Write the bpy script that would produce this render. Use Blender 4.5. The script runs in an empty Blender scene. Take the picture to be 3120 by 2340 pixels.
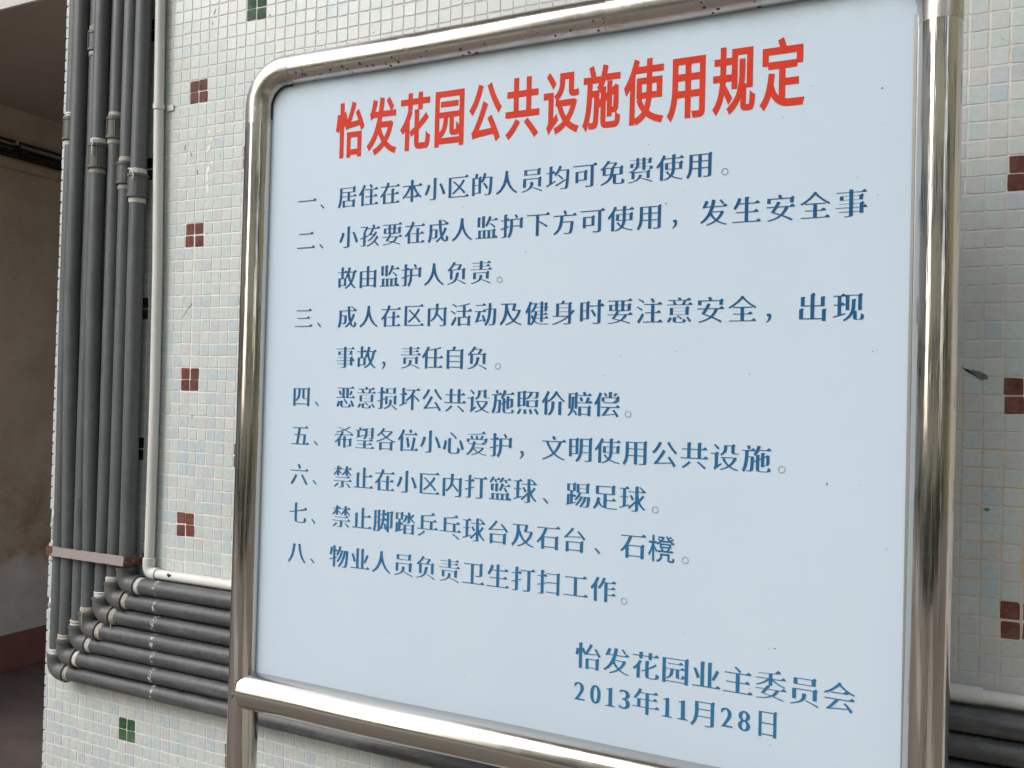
import bpy, bmesh, math, random
from mathutils import Vector, Matrix, geometry
from math import pi, sin, cos, radians

sc = bpy.context.scene
COL = sc.collection
G0 = 1.968                      # height of the first red tile cross above the ground
def Z(r): return r + G0

# ------------------------------------------------------------------ camera
CAM = Vector((1.4939, -1.4568, Z(-0.6679)))
RIGHT = Vector((0.90252, 0.42989, 0.02566)); DOWN = Vector((0.01691, 0.02417, -0.99956)); FWD = Vector((-0.43032, 0.90256, 0.01454))
cam = bpy.data.cameras.new('camera'); cam.lens = 30.722; cam.sensor_width = 36; cam.clip_end = 400; cam.clip_start = 0.02
camo = bpy.data.objects.new('camera', cam); COL.objects.link(camo); sc.camera = camo
m4 = Matrix((RIGHT, -DOWN, -FWD)).transposed().to_4x4(); m4.translation = CAM
camo.matrix_world = m4

# ------------------------------------------------------------------ sky, sun, exposure
SUN_DIR = Vector((0.46, 0.62, -0.64)).normalized()      # the way the light travels
w = bpy.data.worlds.new('World'); sc.world = w; w.use_nodes = True
nt = w.node_tree; bg = nt.nodes['Background']
sky = nt.nodes.new('ShaderNodeTexSky'); sky.sky_type = 'NISHITA'; sky.sun_disc = False
sky.sun_elevation = math.asin(-SUN_DIR.z); sky.sun_rotation = math.atan2(-SUN_DIR.x, -SUN_DIR.y)
sky.air_density = 1.6; sky.dust_density = 1.5; sky.ozone_density = 1.0
hs = nt.nodes.new('ShaderNodeHueSaturation'); hs.inputs['Saturation'].default_value = 0.42
nt.links.new(sky.outputs[0], hs.inputs['Color']); nt.links.new(hs.outputs[0], bg.inputs[0]); bg.inputs[1].default_value = 0.15
sl = bpy.data.lights.new('sun', 'SUN'); sl.energy = 1.0; sl.angle = radians(45); sl.color = (1, .975, .94)
so = bpy.data.objects.new('sun', sl); COL.objects.link(so); so.rotation_euler = SUN_DIR.to_track_quat('-Z', 'Y').to_euler(); so.location = (-3, -5, 7)
sc.view_settings.view_transform = 'Standard'; sc.view_settings.look = 'None'; sc.view_settings.exposure = 1.07; sc.view_settings.gamma = 1
sc.view_settings.use_curve_mapping = False
sc.cycles.caustics_reflective = False; sc.cycles.caustics_refractive = False

# ------------------------------------------------------------------ materials
def newmat(name):
    m = bpy.data.materials.new(name); m.use_nodes = True
    return m, m.node_tree, m.node_tree.nodes['Principled BSDF']
def N(nt, t, **k):
    n = nt.nodes.new(t)
    for a, b in k.items():
        if a in n.inputs.keys() if isinstance(a, str) else False: n.inputs[a].default_value = b
        else: setattr(n, a, b)
    return n
def noise(nt, scale, detail=4, rough=.6, vec=None, dist=0):
    n = nt.nodes.new('ShaderNodeTexNoise'); n.inputs['Scale'].default_value = scale; n.inputs['Detail'].default_value = detail
    n.inputs['Roughness'].default_value = rough; n.inputs['Distortion'].default_value = dist
    if vec is not None: nt.links.new(vec, n.inputs['Vector'])
    return n.outputs['Fac']
def ramp(nt, fac, stops):
    r = nt.nodes.new('ShaderNodeValToRGB'); e = r.color_ramp.elements
    while len(e) > 1: e.remove(e[-1])
    e[0].position = stops[0][0]; c = stops[0][1]; e[0].color = (c, c, c, 1) if not hasattr(c, '__len__') else (*c, 1)
    for p, c in stops[1:]:
        q = e.new(p); q.color = (c, c, c, 1) if not hasattr(c, '__len__') else (*c, 1)
    nt.links.new(fac, r.inputs[0]); return r.outputs[0]
def mix(nt, fac, a, b, mode='MIX'):
    n = nt.nodes.new('ShaderNodeMix'); n.data_type = 'RGBA'; n.blend_type = mode
    for s, v in ((n.inputs[0], fac), (n.inputs[6], a), (n.inputs[7], b)):
        if hasattr(v, 'is_linked'): nt.links.new(v, s)
        elif hasattr(v, '__len__'): s.default_value = (*v, 1)
        else: s.default_value = v
    return n.outputs[2]
def math_(nt, op, a, b=None, c=None):
    n = nt.nodes.new('ShaderNodeMath'); n.operation = op
    for i, v in enumerate((a, b, c)):
        if v is None: continue
        if hasattr(v, 'is_linked'): nt.links.new(v, n.inputs[i])
        else: n.inputs[i].default_value = v
    return n.outputs[0]
def pos(nt): return nt.nodes.new('ShaderNodeNewGeometry').outputs['Position']
def obc(nt): return nt.nodes.new('ShaderNodeTexCoord').outputs['Object']
def xyz(nt, v):
    s = nt.nodes.new('ShaderNodeSeparateXYZ'); nt.links.new(v, s.inputs[0]); return s.outputs
def vscale(nt, v, s):
    n = nt.nodes.new('ShaderNodeVectorMath'); n.operation = 'MULTIPLY'; nt.links.new(v, n.inputs[0]); n.inputs[1].default_value = s; return n.outputs[0]
def bump(nt, b, h, strength=.3, dist=.001):
    n = nt.nodes.new('ShaderNodeBump'); n.inputs['Strength'].default_value = strength; n.inputs['Distance'].default_value = dist
    nt.links.new(h, n.inputs['Height']); nt.links.new(n.outputs[0], b.inputs['Normal']); return n
def smooth(nt, v, a, b):
    n = nt.nodes.new('ShaderNodeMapRange'); n.interpolation_type = 'SMOOTHSTEP'; nt.links.new(v, n.inputs[0])
    n.inputs[1].default_value = a; n.inputs[2].default_value = b; return n.outputs[0]

def stainmask(nt):
    """dirt on the tiled wall, in place coordinates: brown joints high up and at the right, rust next to the board"""
    p = pos(nt); s = xyz(nt, p)
    hi = smooth(nt, s[2], Z(-0.15), Z(0.25)); rt = smooth(nt, s[0], 0.9, 1.3)
    rust = math_(nt, 'MULTIPLY', smooth(nt, s[0], -0.02, 0.2), math_(nt, 'MULTIPLY', smooth(nt, s[2], Z(-1.1), Z(-0.9)), math_(nt, 'SUBTRACT', 1., smooth(nt, s[2], Z(-0.66), Z(-0.55)))))
    return p, s, math_(nt, 'MAXIMUM', hi, rt), rust

def tile_mat(name, col, rough=.22, fleck=.12):
    m, nt, b = newmat(name)
    p, s, brown, rust = stainmask(nt)
    v1 = noise(nt, 160, 6, .7, p); v2 = noise(nt, 42, 3, .5, p)
    c = mix(nt, ramp(nt, v1, [(.3, 0), (.75, 1)]), tuple(x*(1-fleck) for x in col), tuple(min(1, x*(1+fleck*.7)) for x in col))
    c = mix(nt, math_(nt, 'MULTIPLY', ramp(nt, v2, [(.45, 0), (.8, 1)]), .35), c, tuple(x*.8+.12 for x in col))
    d = ramp(nt, noise(nt, 9, 5, .65, p), [(.52, 0), (.72, 1)])
    c = mix(nt, math_(nt, 'MULTIPLY', d, .22), c, (.42, .38, .32))
    vo = nt.nodes.new('ShaderNodeTexVoronoi'); vo.inputs['Scale'].default_value = 55; nt.links.new(p, vo.inputs['Vector'])
    sp = math_(nt, 'MULTIPLY', math_(nt, 'LESS_THAN', vo.outputs['Distance'], .07), math_(nt, 'GREATER_THAN', noise(nt, 23, 1, .5, p), .62))
    c = mix(nt, math_(nt, 'MULTIPLY', sp, .6), c, (.13, .14, .11))
    nt.links.new(c, b.inputs['Base Color'])
    r = ramp(nt, noise(nt, 60, 4, .6, p), [(.3, rough*.8), (.75, min(1, rough*1.9))]); nt.links.new(r, b.inputs['Roughness'])
    b.inputs['IOR'].default_value = 1.45; b.inputs['Coat Weight'].default_value = .1 if rough < .3 else 0; b.inputs['Specular IOR Level'].default_value = .5 if rough < .3 else .25; b.inputs['Coat Roughness'].default_value = .12
    bump(nt, b, noise(nt, 110, 4, .6, p), .35, .0006)
    return m
TILES = [tile_mat('tile pale grey green', (.540, .590, .570), fleck=.08), tile_mat('tile white', (.580, .610, .595), fleck=.08), tile_mat('tile pale aqua', (.515, .588, .575), fleck=.10),
         tile_mat('tile lavender', (.530, .555, .582), fleck=.10), tile_mat('tile pale blue', (.490, .560, .588), fleck=.10), tile_mat('tile milky green', (.545, .605, .575), fleck=.08),
         tile_mat('tile warm grey', (.560, .570, .560), fleck=.08)]
RED = [tile_mat('tile brown red', (.185, .058, .042), .5, .55), tile_mat('tile deep red', (.140, .046, .036), .5, .55)]
GREEN = [tile_mat('tile bottle green', (.030, .085, .045), .5, .45), tile_mat('tile grass green', (.040, .125, .045), .6, .35)]
DARK = [tile_mat('tile blackish green', (.014, .022, .019), .5, .45)]

def grout_mat():
    m, nt, b = newmat('tile grout'); p, s, brown, rust = stainmask(nt)
    base = mix(nt, noise(nt, 30, 5, .6, p), (.64, .62, .60), (.78, .75, .72))
    br = math_(nt, 'MULTIPLY', brown, ramp(nt, noise(nt, 11, 5, .7, p), [(.3, .25), (.65, .95)]))
    base = mix(nt, br, base, (.60, .545, .48))
    ru = math_(nt, 'MULTIPLY', rust, ramp(nt, noise(nt, 14, 5, .7, p), [(.38, 0), (.6, .85)]))
    base = mix(nt, ru, base, (.66, .49, .30))
    dk = ramp(nt, noise(nt, 34, 5, .8, p), [(.56, 0), (.70, 1)])
    base = mix(nt, math_(nt, 'MULTIPLY', dk, .5), base, (.25, .23, .20))
    nt.links.new(base, b.inputs['Base Color']); b.inputs['Roughness'].default_value = .85
    bump(nt, b, noise(nt, 260, 5, .7, p), .6, .0012); return m
GROUT = grout_mat()

def simple(name, col, rough=.6, var=.25, scale=20, metal=0, bumpd=.001, bs=.3, bscale=None, col2=None, stretch=None):
    m, nt, b = newmat(name); v = pos(nt)
    if stretch: v = vscale(nt, v, stretch)
    f = ramp(nt, noise(nt, scale, 6, .65, v), [(.3, 0), (.72, 1)])
    c2 = col2 or tuple(x*(1-var) for x in col)
    nt.links.new(mix(nt, f, c2, col), b.inputs['Base Color'])
    b.inputs['Roughness'].default_value = rough; b.inputs['Metallic'].default_value = metal
    bump(nt, b, noise(nt, bscale or scale*6, 5, .65, v), bs, bumpd); return m

def pvc_mat(name, col, dust=(.20, .20, .19), amt=.5, splash=True, vert=False):
    m, nt, b = newmat(name); p = pos(nt); s = xyz(nt, p)
    st = vscale(nt, p, (12, 12, .8) if vert else (.9, 12, 12))
    f = ramp(nt, noise(nt, 9, 6, .7, st), [(.42, 0), (.75, 1)])
    f2 = ramp(nt, noise(nt, 70, 6, .7, p), [(.45, 0), (.8, 1)])
    c = mix(nt, math_(nt, 'MULTIPLY', f, amt*.55), col, dust); c = mix(nt, math_(nt, 'MULTIPLY', f2, amt*.4), c, dust)
    f3 = ramp(nt, noise(nt, 7, 4, .6, p), [(.4, 0), (.65, 1)]); c = mix(nt, math_(nt, 'MULTIPLY', f3, .35), c, tuple(x*.72 for x in col))
    if splash:   # the dried white wall paint brushed over the pipes near one spot
        near = math_(nt, 'SUBTRACT', 1., smooth(nt, math_(nt, 'ABSOLUTE', math_(nt, 'ADD', s[0], .040)), .001, .015))
        nz = noise(nt, 1, 5, .75, vscale(nt, p, (230, 230, 110)))
        sp = math_(nt, 'MULTIPLY', near, 1.); sp = math_(nt, 'GREATER_THAN', math_(nt, 'ADD', math_(nt, 'MULTIPLY', near, .18), nz), .72)
        sp = math_(nt, 'MULTIPLY', sp, math_(nt, 'GREATER_THAN', near, .02))
        c = mix(nt, math_(nt, 'MULTIPLY', sp, .85), c, (.66, .66, .64))
    sc1 = math_(nt, 'GREATER_THAN', noise(nt, 60, 4, .75, vscale(nt, p, (1, 1, .25) if vert else (.2, 1, 1))), .70)
    c = mix(nt, math_(nt, 'MULTIPLY', sc1, .4), c, tuple(min(1, x*1.25) for x in dust))
    sc2 = math_(nt, 'GREATER_THAN', noise(nt, 150, 3, .6, p), .735); c = mix(nt, math_(nt, 'MULTIPLY', sc2, .45), c, (.42, .42, .40))
    nt.links.new(c, b.inputs['Base Color'])
    nt.links.new(ramp(nt, f, [(0, .42), (1, .7)]), b.inputs['Roughness'])
    bump(nt, b, noise(nt, 160, 4, .6, p), .25, .0006); return m
PVCV = pvc_mat('grey pvc upright', (.092, .099, .107), dust=(.23, .235, .235), amt=.6, vert=True, splash=False)
PVCH = pvc_mat('grey pvc level', (.050, .052, .057), dust=(.25, .25, .245), amt=.8)
FIT = pvc_mat('grey pvc fitting', (.090, .092, .090), dust=(.19, .185, .17), amt=.6, splash=False)
WHITEPVC = pvc_mat('white pvc', (.66, .655, .63), dust=(.48, .46, .41), amt=.35, splash=False, vert=True)
WHITEPVCH = pvc_mat('white pvc level', (.70, .69, .65), dust=(.5, .47, .40), amt=.4, splash=False)
TAPE = simple('thread tape', (.56, .53, .47), .8, col2=(.33, .30, .25), scale=70, stretch=(.6, .6, 3), bs=.9, bumpd=.002, bscale=160)
TAPEW = simple('thread tape white', (.70, .70, .68), .8, col2=(.48, .46, .42), scale=70, bs=.9, bumpd=.002, bscale=160)

def steel(name, rough, axis, dirt=0., col=(.60, .575, .545), streak=1.0, spots=0.):
    m, nt, b = newmat(name); p = pos(nt)
    b.inputs['Metallic'].default_value = 1
    sc_ = {'z': (1, 1, .012), 'x': (.012, 1, 1), 'n': (1, 1, 1)}[axis]
    v = vscale(nt, p, sc_)
    f = noise(nt, 330, 3, .6, v); f2 = noise(nt, 75, 3, .6, v)
    c = mix(nt, f, tuple(x*.93 for x in col), tuple(x*1.05 for x in col))
    sm = ramp(nt, noise(nt, 26, 6, .7, p), [(.45, 0), (.75, 1)])
    r = math_(nt, 'ADD', rough, math_(nt, 'MULTIPLY', sm, .10 + dirt*.2))
    if dirt: c = mix(nt, math_(nt, 'MULTIPLY', sm, dirt), c, (.23, .16, .12))
    if spots:
        s = xyz(nt, p)
        vo = nt.nodes.new('ShaderNodeTexVoronoi'); vo.inputs['Scale'].default_value = 85; nt.links.new(p, vo.inputs['Vector'])
        low = math_(nt, 'SUBTRACT', 1., smooth(nt, s[2], Z(-.137), Z(-.119)))
        k = math_(nt, 'MULTIPLY', math_(nt, 'LESS_THAN', vo.outputs['Distance'], .24), math_(nt, 'GREATER_THAN', noise(nt, 13, 3, .6, p), .51))
        k = math_(nt, 'MULTIPLY', k, low); c = mix(nt, math_(nt, 'MULTIPLY', k, .85), c, (.05, .04, .035))
        r = math_(nt, 'ADD', r, math_(nt, 'MULTIPLY', k, .4))
    nt.links.new(c, b.inputs['Base Color']); nt.links.new(r, b.inputs['Roughness'])
    h = math_(nt, 'ADD', math_(nt, 'MULTIPLY', f, .5), f2)
    bump(nt, b, h, .22*streak, .0012); return m
POL_Z = steel('polished steel upright', .06, 'z', streak=1.9)
POL_X = steel('polished steel rail', .15, 'x', col=(.54, .52, .49), streak=1.0)
SATIN = steel('satin steel rail', .20, 'x', dirt=.25, streak=.35, spots=1)
BENDM = steel('satin steel bend', .26, 'n', dirt=.45, streak=.15, col=(.55, .52, .49))
WELD = simple('weld metal', (.35, .31, .27), .45, metal=1, scale=300, bs=1, bumpd=.002)

def panel_mat():
    m, nt, b = newmat('sign sheet'); p = pos(nt)
    c = mix(nt, noise(nt, 3, 4, .6, p), (.522, .625, .725), (.557, .660, .760))
    vo = nt.nodes.new('ShaderNodeTexVoronoi'); vo.inputs['Scale'].default_value = 42; nt.links.new(p, vo.inputs['Vector'])
    k = math_(nt, 'MULTIPLY', math_(nt, 'LESS_THAN', vo.outputs['Distance'], .040), math_(nt, 'GREATER_THAN', noise(nt, 9, 2, .6, p), .51))
    c = mix(nt, math_(nt, 'MULTIPLY', k, .7), c, (.20, .20, .19))
    vo2 = nt.nodes.new('ShaderNodeTexVoronoi'); vo2.inputs['Scale'].default_value = 120; nt.links.new(p, vo2.inputs['Vector'])
    s = xyz(nt, p); top = smooth(nt, s[2], Z(-.30), Z(-.15))
    k2 = math_(nt, 'MULTIPLY', math_(nt, 'LESS_THAN', vo2.outputs['Distance'], .06), math_(nt, 'GREATER_THAN', math_(nt, 'ADD', noise(nt, 15, 3, .6, p), math_(nt, 'MULTIPLY', top, .14)), .54))
    c = mix(nt, math_(nt, 'MULTIPLY', k2, .4), c, (.25, .25, .22))
    wash = ramp(nt, noise(nt, 2.2, 6, .72, vscale(nt, p, (1, 1, .35)), .3), [(.42, 0), (.75, 1)]); c = mix(nt, math_(nt, 'MULTIPLY', wash, .16), c, (.74, .76, .77))
    scr = math_(nt, 'GREATER_THAN', noise(nt, 35, 3, .6, vscale(nt, p, (.3, 1, 3))), .745); c = mix(nt, math_(nt, 'MULTIPLY', scr, .16), c, (.35, .37, .38))
    # uneven darker tone, strongest along the top edge
    gr = math_(nt, 'MULTIPLY', smooth(nt, s[2], Z(-.20), Z(-.142)), ramp(nt, noise(nt, 20, 5, .7, vscale(nt, p, (1, 1, .5))), [(.35, 0), (.7, 1)]))
    c = mix(nt, math_(nt, 'MULTIPLY', gr, .3), c, (.36, .37, .32))
    nt.links.new(c, b.inputs['Base Color']); b.inputs['Roughness'].default_value = .5; b.inputs['Specular IOR Level'].default_value = .2
    bump(nt, b, noise(nt, 900, 3, .6, p), .12, .0003); return m
PANEL = panel_mat()
def ink(name, col, col2, fade=False):
    m, nt, b = newmat(name); p = pos(nt); c = mix(nt, ramp(nt, noise(nt, 38, 4, .7, p), [(.35, 0), (.7, 1)]), col, col2)
    if fade:
        s = xyz(nt, p); c = mix(nt, math_(nt, 'SUBTRACT', 1., smooth(nt, s[2], Z(-1.05), Z(-.45))), c, (.030, .160, .320))
    chip = math_(nt, 'GREATER_THAN', noise(nt, 240, 3, .6, p), .735); c = mix(nt, math_(nt, 'MULTIPLY', chip, .5), c, (.55, .58, .6))
    nt.links.new(c, b.inputs['Base Color']); b.inputs['Roughness'].default_value = .55; b.inputs['Specular IOR Level'].default_value = .12; return m
REDINK = ink('red lettering', (.64, .046, .018), (.57, .036, .016))
BLUEINK = ink('blue lettering', (.012, .088, .215), (.018, .108, .250), True)
GREYINK = ink('grey lettering', (.16, .20, .25), (.20, .24, .29))

PLASTER = None
def plaster():
    m, nt, b = newmat('stained plaster'); p = pos(nt); s = xyz(nt, p)
    n1 = noise(nt, 1.7, 6, .65, p, .4)
    # above an uneven tide line the old wash has browned, below it is grey
    tide = smooth(nt, math_(nt, 'ADD', s[2], math_(nt, 'MULTIPLY', math_(nt, 'SUBTRACT', n1, .5), .35)), Z(-1.50), Z(-1.44))
    up = mix(nt, ramp(nt, noise(nt, 5, 6, .7, p), [(.35, 0), (.7, 1)]), (.37, .30, .24), (.46, .385, .315))
    dn = mix(nt, ramp(nt, noise(nt, 8, 6, .7, p), [(.35, 0), (.7, 1)]), (.44, .42, .42), (.55, .53, .52))
    c = mix(nt, tide, dn, up)
    st = math_(nt, 'MULTIPLY', ramp(nt, noise(nt, 6, 6, .75, p, .5), [(.46, 0), (.62, 1)]), math_(nt, 'SUBTRACT', 1., smooth(nt, s[2], Z(-1.25), Z(-.95))))
    c = mix(nt, math_(nt, 'MULTIPLY', math_(nt, 'MULTIPLY', st, tide), .55), c, (.20, .13, .07))
    sc2 = math_(nt, 'GREATER_THAN', noise(nt, 22, 3, .7, vscale(nt, p, (1, .35, 1.6))), .70); c = mix(nt, math_(nt, 'MULTIPLY', sc2, .35), c, (.12, .11, .10))
    nt.links.new(c, b.inputs['Base Color']); b.inputs['Roughness'].default_value = .9
    bump(nt, b, noise(nt, 40, 6, .7, p), .4, .004); return m
PLASTER = plaster()
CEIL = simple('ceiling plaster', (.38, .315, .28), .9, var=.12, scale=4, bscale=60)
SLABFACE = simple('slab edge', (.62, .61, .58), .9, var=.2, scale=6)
SKIRT = simple('skirting tile', (.22, .098, .088), .35, var=.2, scale=9)
FLOOR = simple('passage floor', (.135, .100, .093), .55, col2=(.080, .062, .060), scale=4, stretch=(1, 2.4, 1))
PALESTRIP = simple('pale reflection strip', (.42, .38, .31), .8, var=.25, scale=3)
PAVE = simple('yard paving', (.21, .175, .145), .8, var=.25, scale=2)
BLACK = simple('black cable', (.010, .010, .010), .5)
BEIGE = simple('beige conduit', (.40, .32, .23), .7, var=.2)
RUSTY = None
def rusty():
    m, nt, b = newmat('painted flat iron, rusting'); p = pos(nt); s = xyz(nt, p)
    e1 = math_(nt, 'SUBTRACT', 1., smooth(nt, s[0], -.372, -.345)); e2 = smooth(nt, s[0], -.128, -.118)
    e3 = math_(nt, 'ADD', math_(nt, 'SUBTRACT', 1., smooth(nt, s[2], Z(-1.0695), Z(-1.0670))), smooth(nt, s[2], Z(-1.0488), Z(-1.0468)))
    a = math_(nt, 'ADD', math_(nt, 'ADD', math_(nt, 'MULTIPLY', e1, .33), math_(nt, 'MULTIPLY', e2, .27)), math_(nt, 'MULTIPLY', e3, .12))
    k = ramp(nt, math_(nt, 'ADD', noise(nt, 55, 6, .7, p), a), [(.62, 0), (.70, 1)])
    r = mix(nt, noise(nt, 90, 4, .6, p), (.055, .022, .014), (.17, .075, .035))
    base = mix(nt, noise(nt, 18, 4, .6, p), (.29, .245, .24), (.37, .32, .315))
    nt.links.new(mix(nt, k, base, r), b.inputs['Base Color']); b.inputs['Roughness'].default_value = .7
    bump(nt, b, noise(nt, 150, 5, .7, p), .6, .0012); return m
RUSTY = rusty()
FLAKE = simple('white paint flake', (.86, .87, .86), .8, var=.04)
SCUFF = simple('dark scuff', (.19, .20, .18), .8, var=.4, scale=80)
GAPBLACK = simple('black gap strip', (.02, .02, .02), .6)
TRIM = simple('aluminium trim', (.50, .50, .49), .35, metal=.6, var=.1)
GREENPRINT = simple('green print', (.045, .105, .10), .6)
CREAM = simple('cream facade', (.74, .69, .53), .85, var=.12, scale=1.5)
GLASS = simple('dark window glass', (.035, .045, .05), .08, var=.2, scale=2)
FRAMEW = simple('window frame white', (.6, .6, .58), .5)
OLIVE = simple('olive render', (.30, .28, .17), .8, var=.1)
GREYM = simple('grey lamp paint', (.12, .12, .13), .5)
BARK = simple('bark', (.12, .09, .06), .9, scale=12)
LEAF = simple('leaf green', (.075, .115, .035), .5, col2=(.035, .065, .02), scale=3)
PATCH = simple('rough mortar', (.62, .61, .58), .9, var=.3, scale=60, bs=1, bumpd=.004)
THREADM = simple('loose tape strand', (.7, .68, .6), .8)

# ------------------------------------------------------------------ object helpers
def link(name, me, mat=None, parent=None, kind=None, label=None, cat=None, group=None, smoothf=False):
    o = bpy.data.objects.new(name, me); COL.objects.link(o)
    if mat is not None:
        for q in (mat if isinstance(mat, (list, tuple)) else [mat]): me.materials.append(q)
    if smoothf:
        for q in me.polygons: q.use_smooth = True
    if parent: o.parent = parent; 
    if kind: o['kind'] = kind
    if label: o['label'] = label
    if cat: o['category'] = cat
    if group: o['group'] = group
    return o
def empty(name, label, cat, group=None):
    o = bpy.data.objects.new(name, None); COL.objects.link(o); o['label'] = label; o['category'] = cat
    if group: o['group'] = group
    return o
def pydata(name, v, f):
    me = bpy.data.meshes.new(name); me.from_pydata([tuple(x) for x in v], [], f); me.update(); return me
def box_bm(bm, x0, x1, y0, y1, z0, z1, bev=0):
    r = bmesh.ops.create_cube(bm, size=1); vs = r['verts']
    for v in vs: v.co = Vector(((x0+x1)/2+v.co.x*(x1-x0), (y0+y1)/2+v.co.y*(y1-y0), (z0+z1)/2+v.co.z*(z1-z0)))
    if bev:
        es = list({e for v in vs for e in v.link_edges}); bmesh.ops.bevel(bm, geom=es, offset=bev, segments=2, affect='EDGES')
def box(name, x0, x1, y0, y1, z0, z1, mat, parent=None, bev=0, **k):
    bm = bmesh.new(); box_bm(bm, x0, x1, y0, y1, z0, z1, bev); me = bpy.data.meshes.new(name); bm.to_mesh(me); bm.free()
    return link(name, me, mat, parent, **k)
def sweep(path, radii, n=28, cap=True):
    """tube along a path of points with a radius at each"""
    V = []; F = []; P = [Vector(p) for p in path]
    t0 = (P[1]-P[0]).normalized(); up = Vector((0, 0, 1)) if abs(t0.z) < .9 else Vector((0, 1, 0))
    nrm = t0.cross(up).normalized()
    for i, p in enumerate(P):
        a = P[i]-P[i-1] if i else P[1]-P[0]; b = P[i+1]-P[i] if i < len(P)-1 else a
        if a.length < 1e-7: a = b
        if b.length < 1e-7: b = a
        t = (a.normalized()+b.normalized()).normalized()
        nrm = (nrm-t*nrm.dot(t)).normalized(); bi = t.cross(nrm)
        r = radii[i] if hasattr(radii, '__len__') else radii
        for k in range(n):
            an = 2*pi*k/n; V.append(p+nrm*cos(an)*r+bi*sin(an)*r)
    m = len(P)
    for i in range(m-1):
        for k in range(n): F.append((i*n+k, i*n+(k+1) % n, (i+1)*n+(k+1) % n, (i+1)*n+k))
    if cap: F.append(tuple(range(n))[::-1]); F.append(tuple((m-1)*n+k for k in range(n)))
    return V, F
def tube(name, path, radii, mat, parent=None, n=28, **k):
    V, F = sweep(path, radii, n); me = pydata(name, V, F)
    o = link(name, me, mat, parent, **k)
    for q in me.polygons: q.use_smooth = len(q.vertices) == 4
    # keep the steps of collars crisp
    for e in me.edges: pass
    try: me.set_sharp_from_angle(angle=radians(40))
    except Exception: pass
    return o

rng = random.Random(7)

# ------------------------------------------------------------------ ground
gm = pydata('ground', [(-60, -60, 0), (60, -60, 0), (60, 60, 0), (-60, 60, 0)], [(0, 1, 2, 3)])
link('ground', gm, PAVE, kind='structure')
link('passage_floor', pydata('passage_floor', [(-2.24, .35, .004), (-.44, .35, .004), (-.44, 4.6, .004), (-2.24, 4.6, .004)], [(0, 1, 2, 3)]), FLOOR, kind='structure')

link('path', pydata('path', [(1.9, -5.2, .004), (3.3, -5.2, .004), (3.0, -.2, .004), (1.62, -.2, .004)], [(0, 1, 2, 3)]), PALESTRIP, kind='structure')  # pale ground strip added to lighten part of the post's reflection
link('side_reflection_strip', pydata('side_reflection_strip', [(-5.5, -3.4, .004), (.2, -3.4, .004), (.2, -2.5, .004), (-5.5, -2.3, .004)], [(0, 1, 2, 3)]), PALESTRIP, kind='structure')  # second pale ground strip, added for its reflection in the steel
link('dark_reflection_strip', pydata('dark_reflection_strip', [(1.50, -5.2, .004), (1.62, -5.2, .004), (1.56, -.2, .004), (1.48, -.2, .004)], [(0, 1, 2, 3)]), BLACK, kind='structure')  # dark ground strip added to put a thin line in the steel

# ------------------------------------------------------------------ passage at the left
pw = empty('plaster_wall', 'stained brown and grey plaster wall with red skirting tiles inside the dark passage at left', 'wall')
box('wall_surface', -2.55, -2.235, -.2, 4.6, 0, Z(.57), PLASTER, pw)
y = .268
me = None
for i in range(7):
    if me is None:
        o = box('skirting_tile', -2.235, -2.226, 0, .596, 0.006, .172, SKIRT, pw, bev=.0015); me = o.data
    else:
        o = bpy.data.objects.new('skirting_tile', me); COL.objects.link(o); o.parent = pw
    o.location.y = y + i*.60 - .0
bw = box('passage_end_wall', -2.55, -.44, 4.6, 4.8, 0, Z(.57), PLASTER, label='plain plaster wall closing the far end of the dark passage', cat='wall')
cs = empty('ceiling_slab', 'dark concrete ceiling slab over the passage with a pale front edge at top left', 'ceiling')
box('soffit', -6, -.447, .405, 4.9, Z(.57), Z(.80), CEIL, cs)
box('slab_edge', -6, -.447, .395, .405, Z(.570), Z(.80), SLABFACE, cs)
cab_z = [.412, .392, .372, .352]
for i, cz in enumerate(cab_z):
    pts = []
    for j in range(24):
        yy = -.1+j*.2; pts.append((-2.216-(.004 if i % 2 else -.004), yy, Z(cz)+.004*sin(j*1.3+i*2)+rng.uniform(-.0015, .0015)))
    nm = ['topmost of the thin black cables clipped along the passage wall', 'second thin black cable from the top on the passage wall',
          'third black cable from the top on the passage wall, just under two others', 'lowest thick black cable on the passage wall, above the beige conduit'][i]
    ca = empty('black_cable', nm, 'cable', 'black cables along the passage wall')
    tube('cable_run', pts, [.0065, .0065, .008, .0095][i], BLACK, ca, n=10)
    for yy in (.62, 1.09, 1.56, 2.1):
        box('cable_clip', -2.2365, -2.204, yy+i*.01, yy+i*.01+.012, Z(cz)-.010, Z(cz)+.010, BEIGE if i == 0 else BLACK, ca)
bc = empty('beige_conduit', 'beige plastic trunking running under the black cables on the passage wall', 'conduit')
tube('conduit_run', [(-2.225, -.1, Z(.318)), (-2.225, 4.6, Z(.318))], .026, BEIGE, bc, n=20)
bs_ = empty('upper_building_wall', 'pale rendered upper wall of the building above the passage', 'wall')
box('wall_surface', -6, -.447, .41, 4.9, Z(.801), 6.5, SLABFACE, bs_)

# ------------------------------------------------------------------ tiled wall
P = 0.027
tw = empty('tiled_wall', 'white glass mosaic wall with red and green four-tile squares behind the notice board', 'wall')
# core with an uneven left arris
bm = bmesh.new(); box_bm(bm, -.4415, 4.5, 0, 4.6, 0, 6.5)
me = bpy.data.meshes.new('grout_bed'); bm.to_mesh(me); bm.free(); link('grout_bed', me, GROUT, tw)

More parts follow.
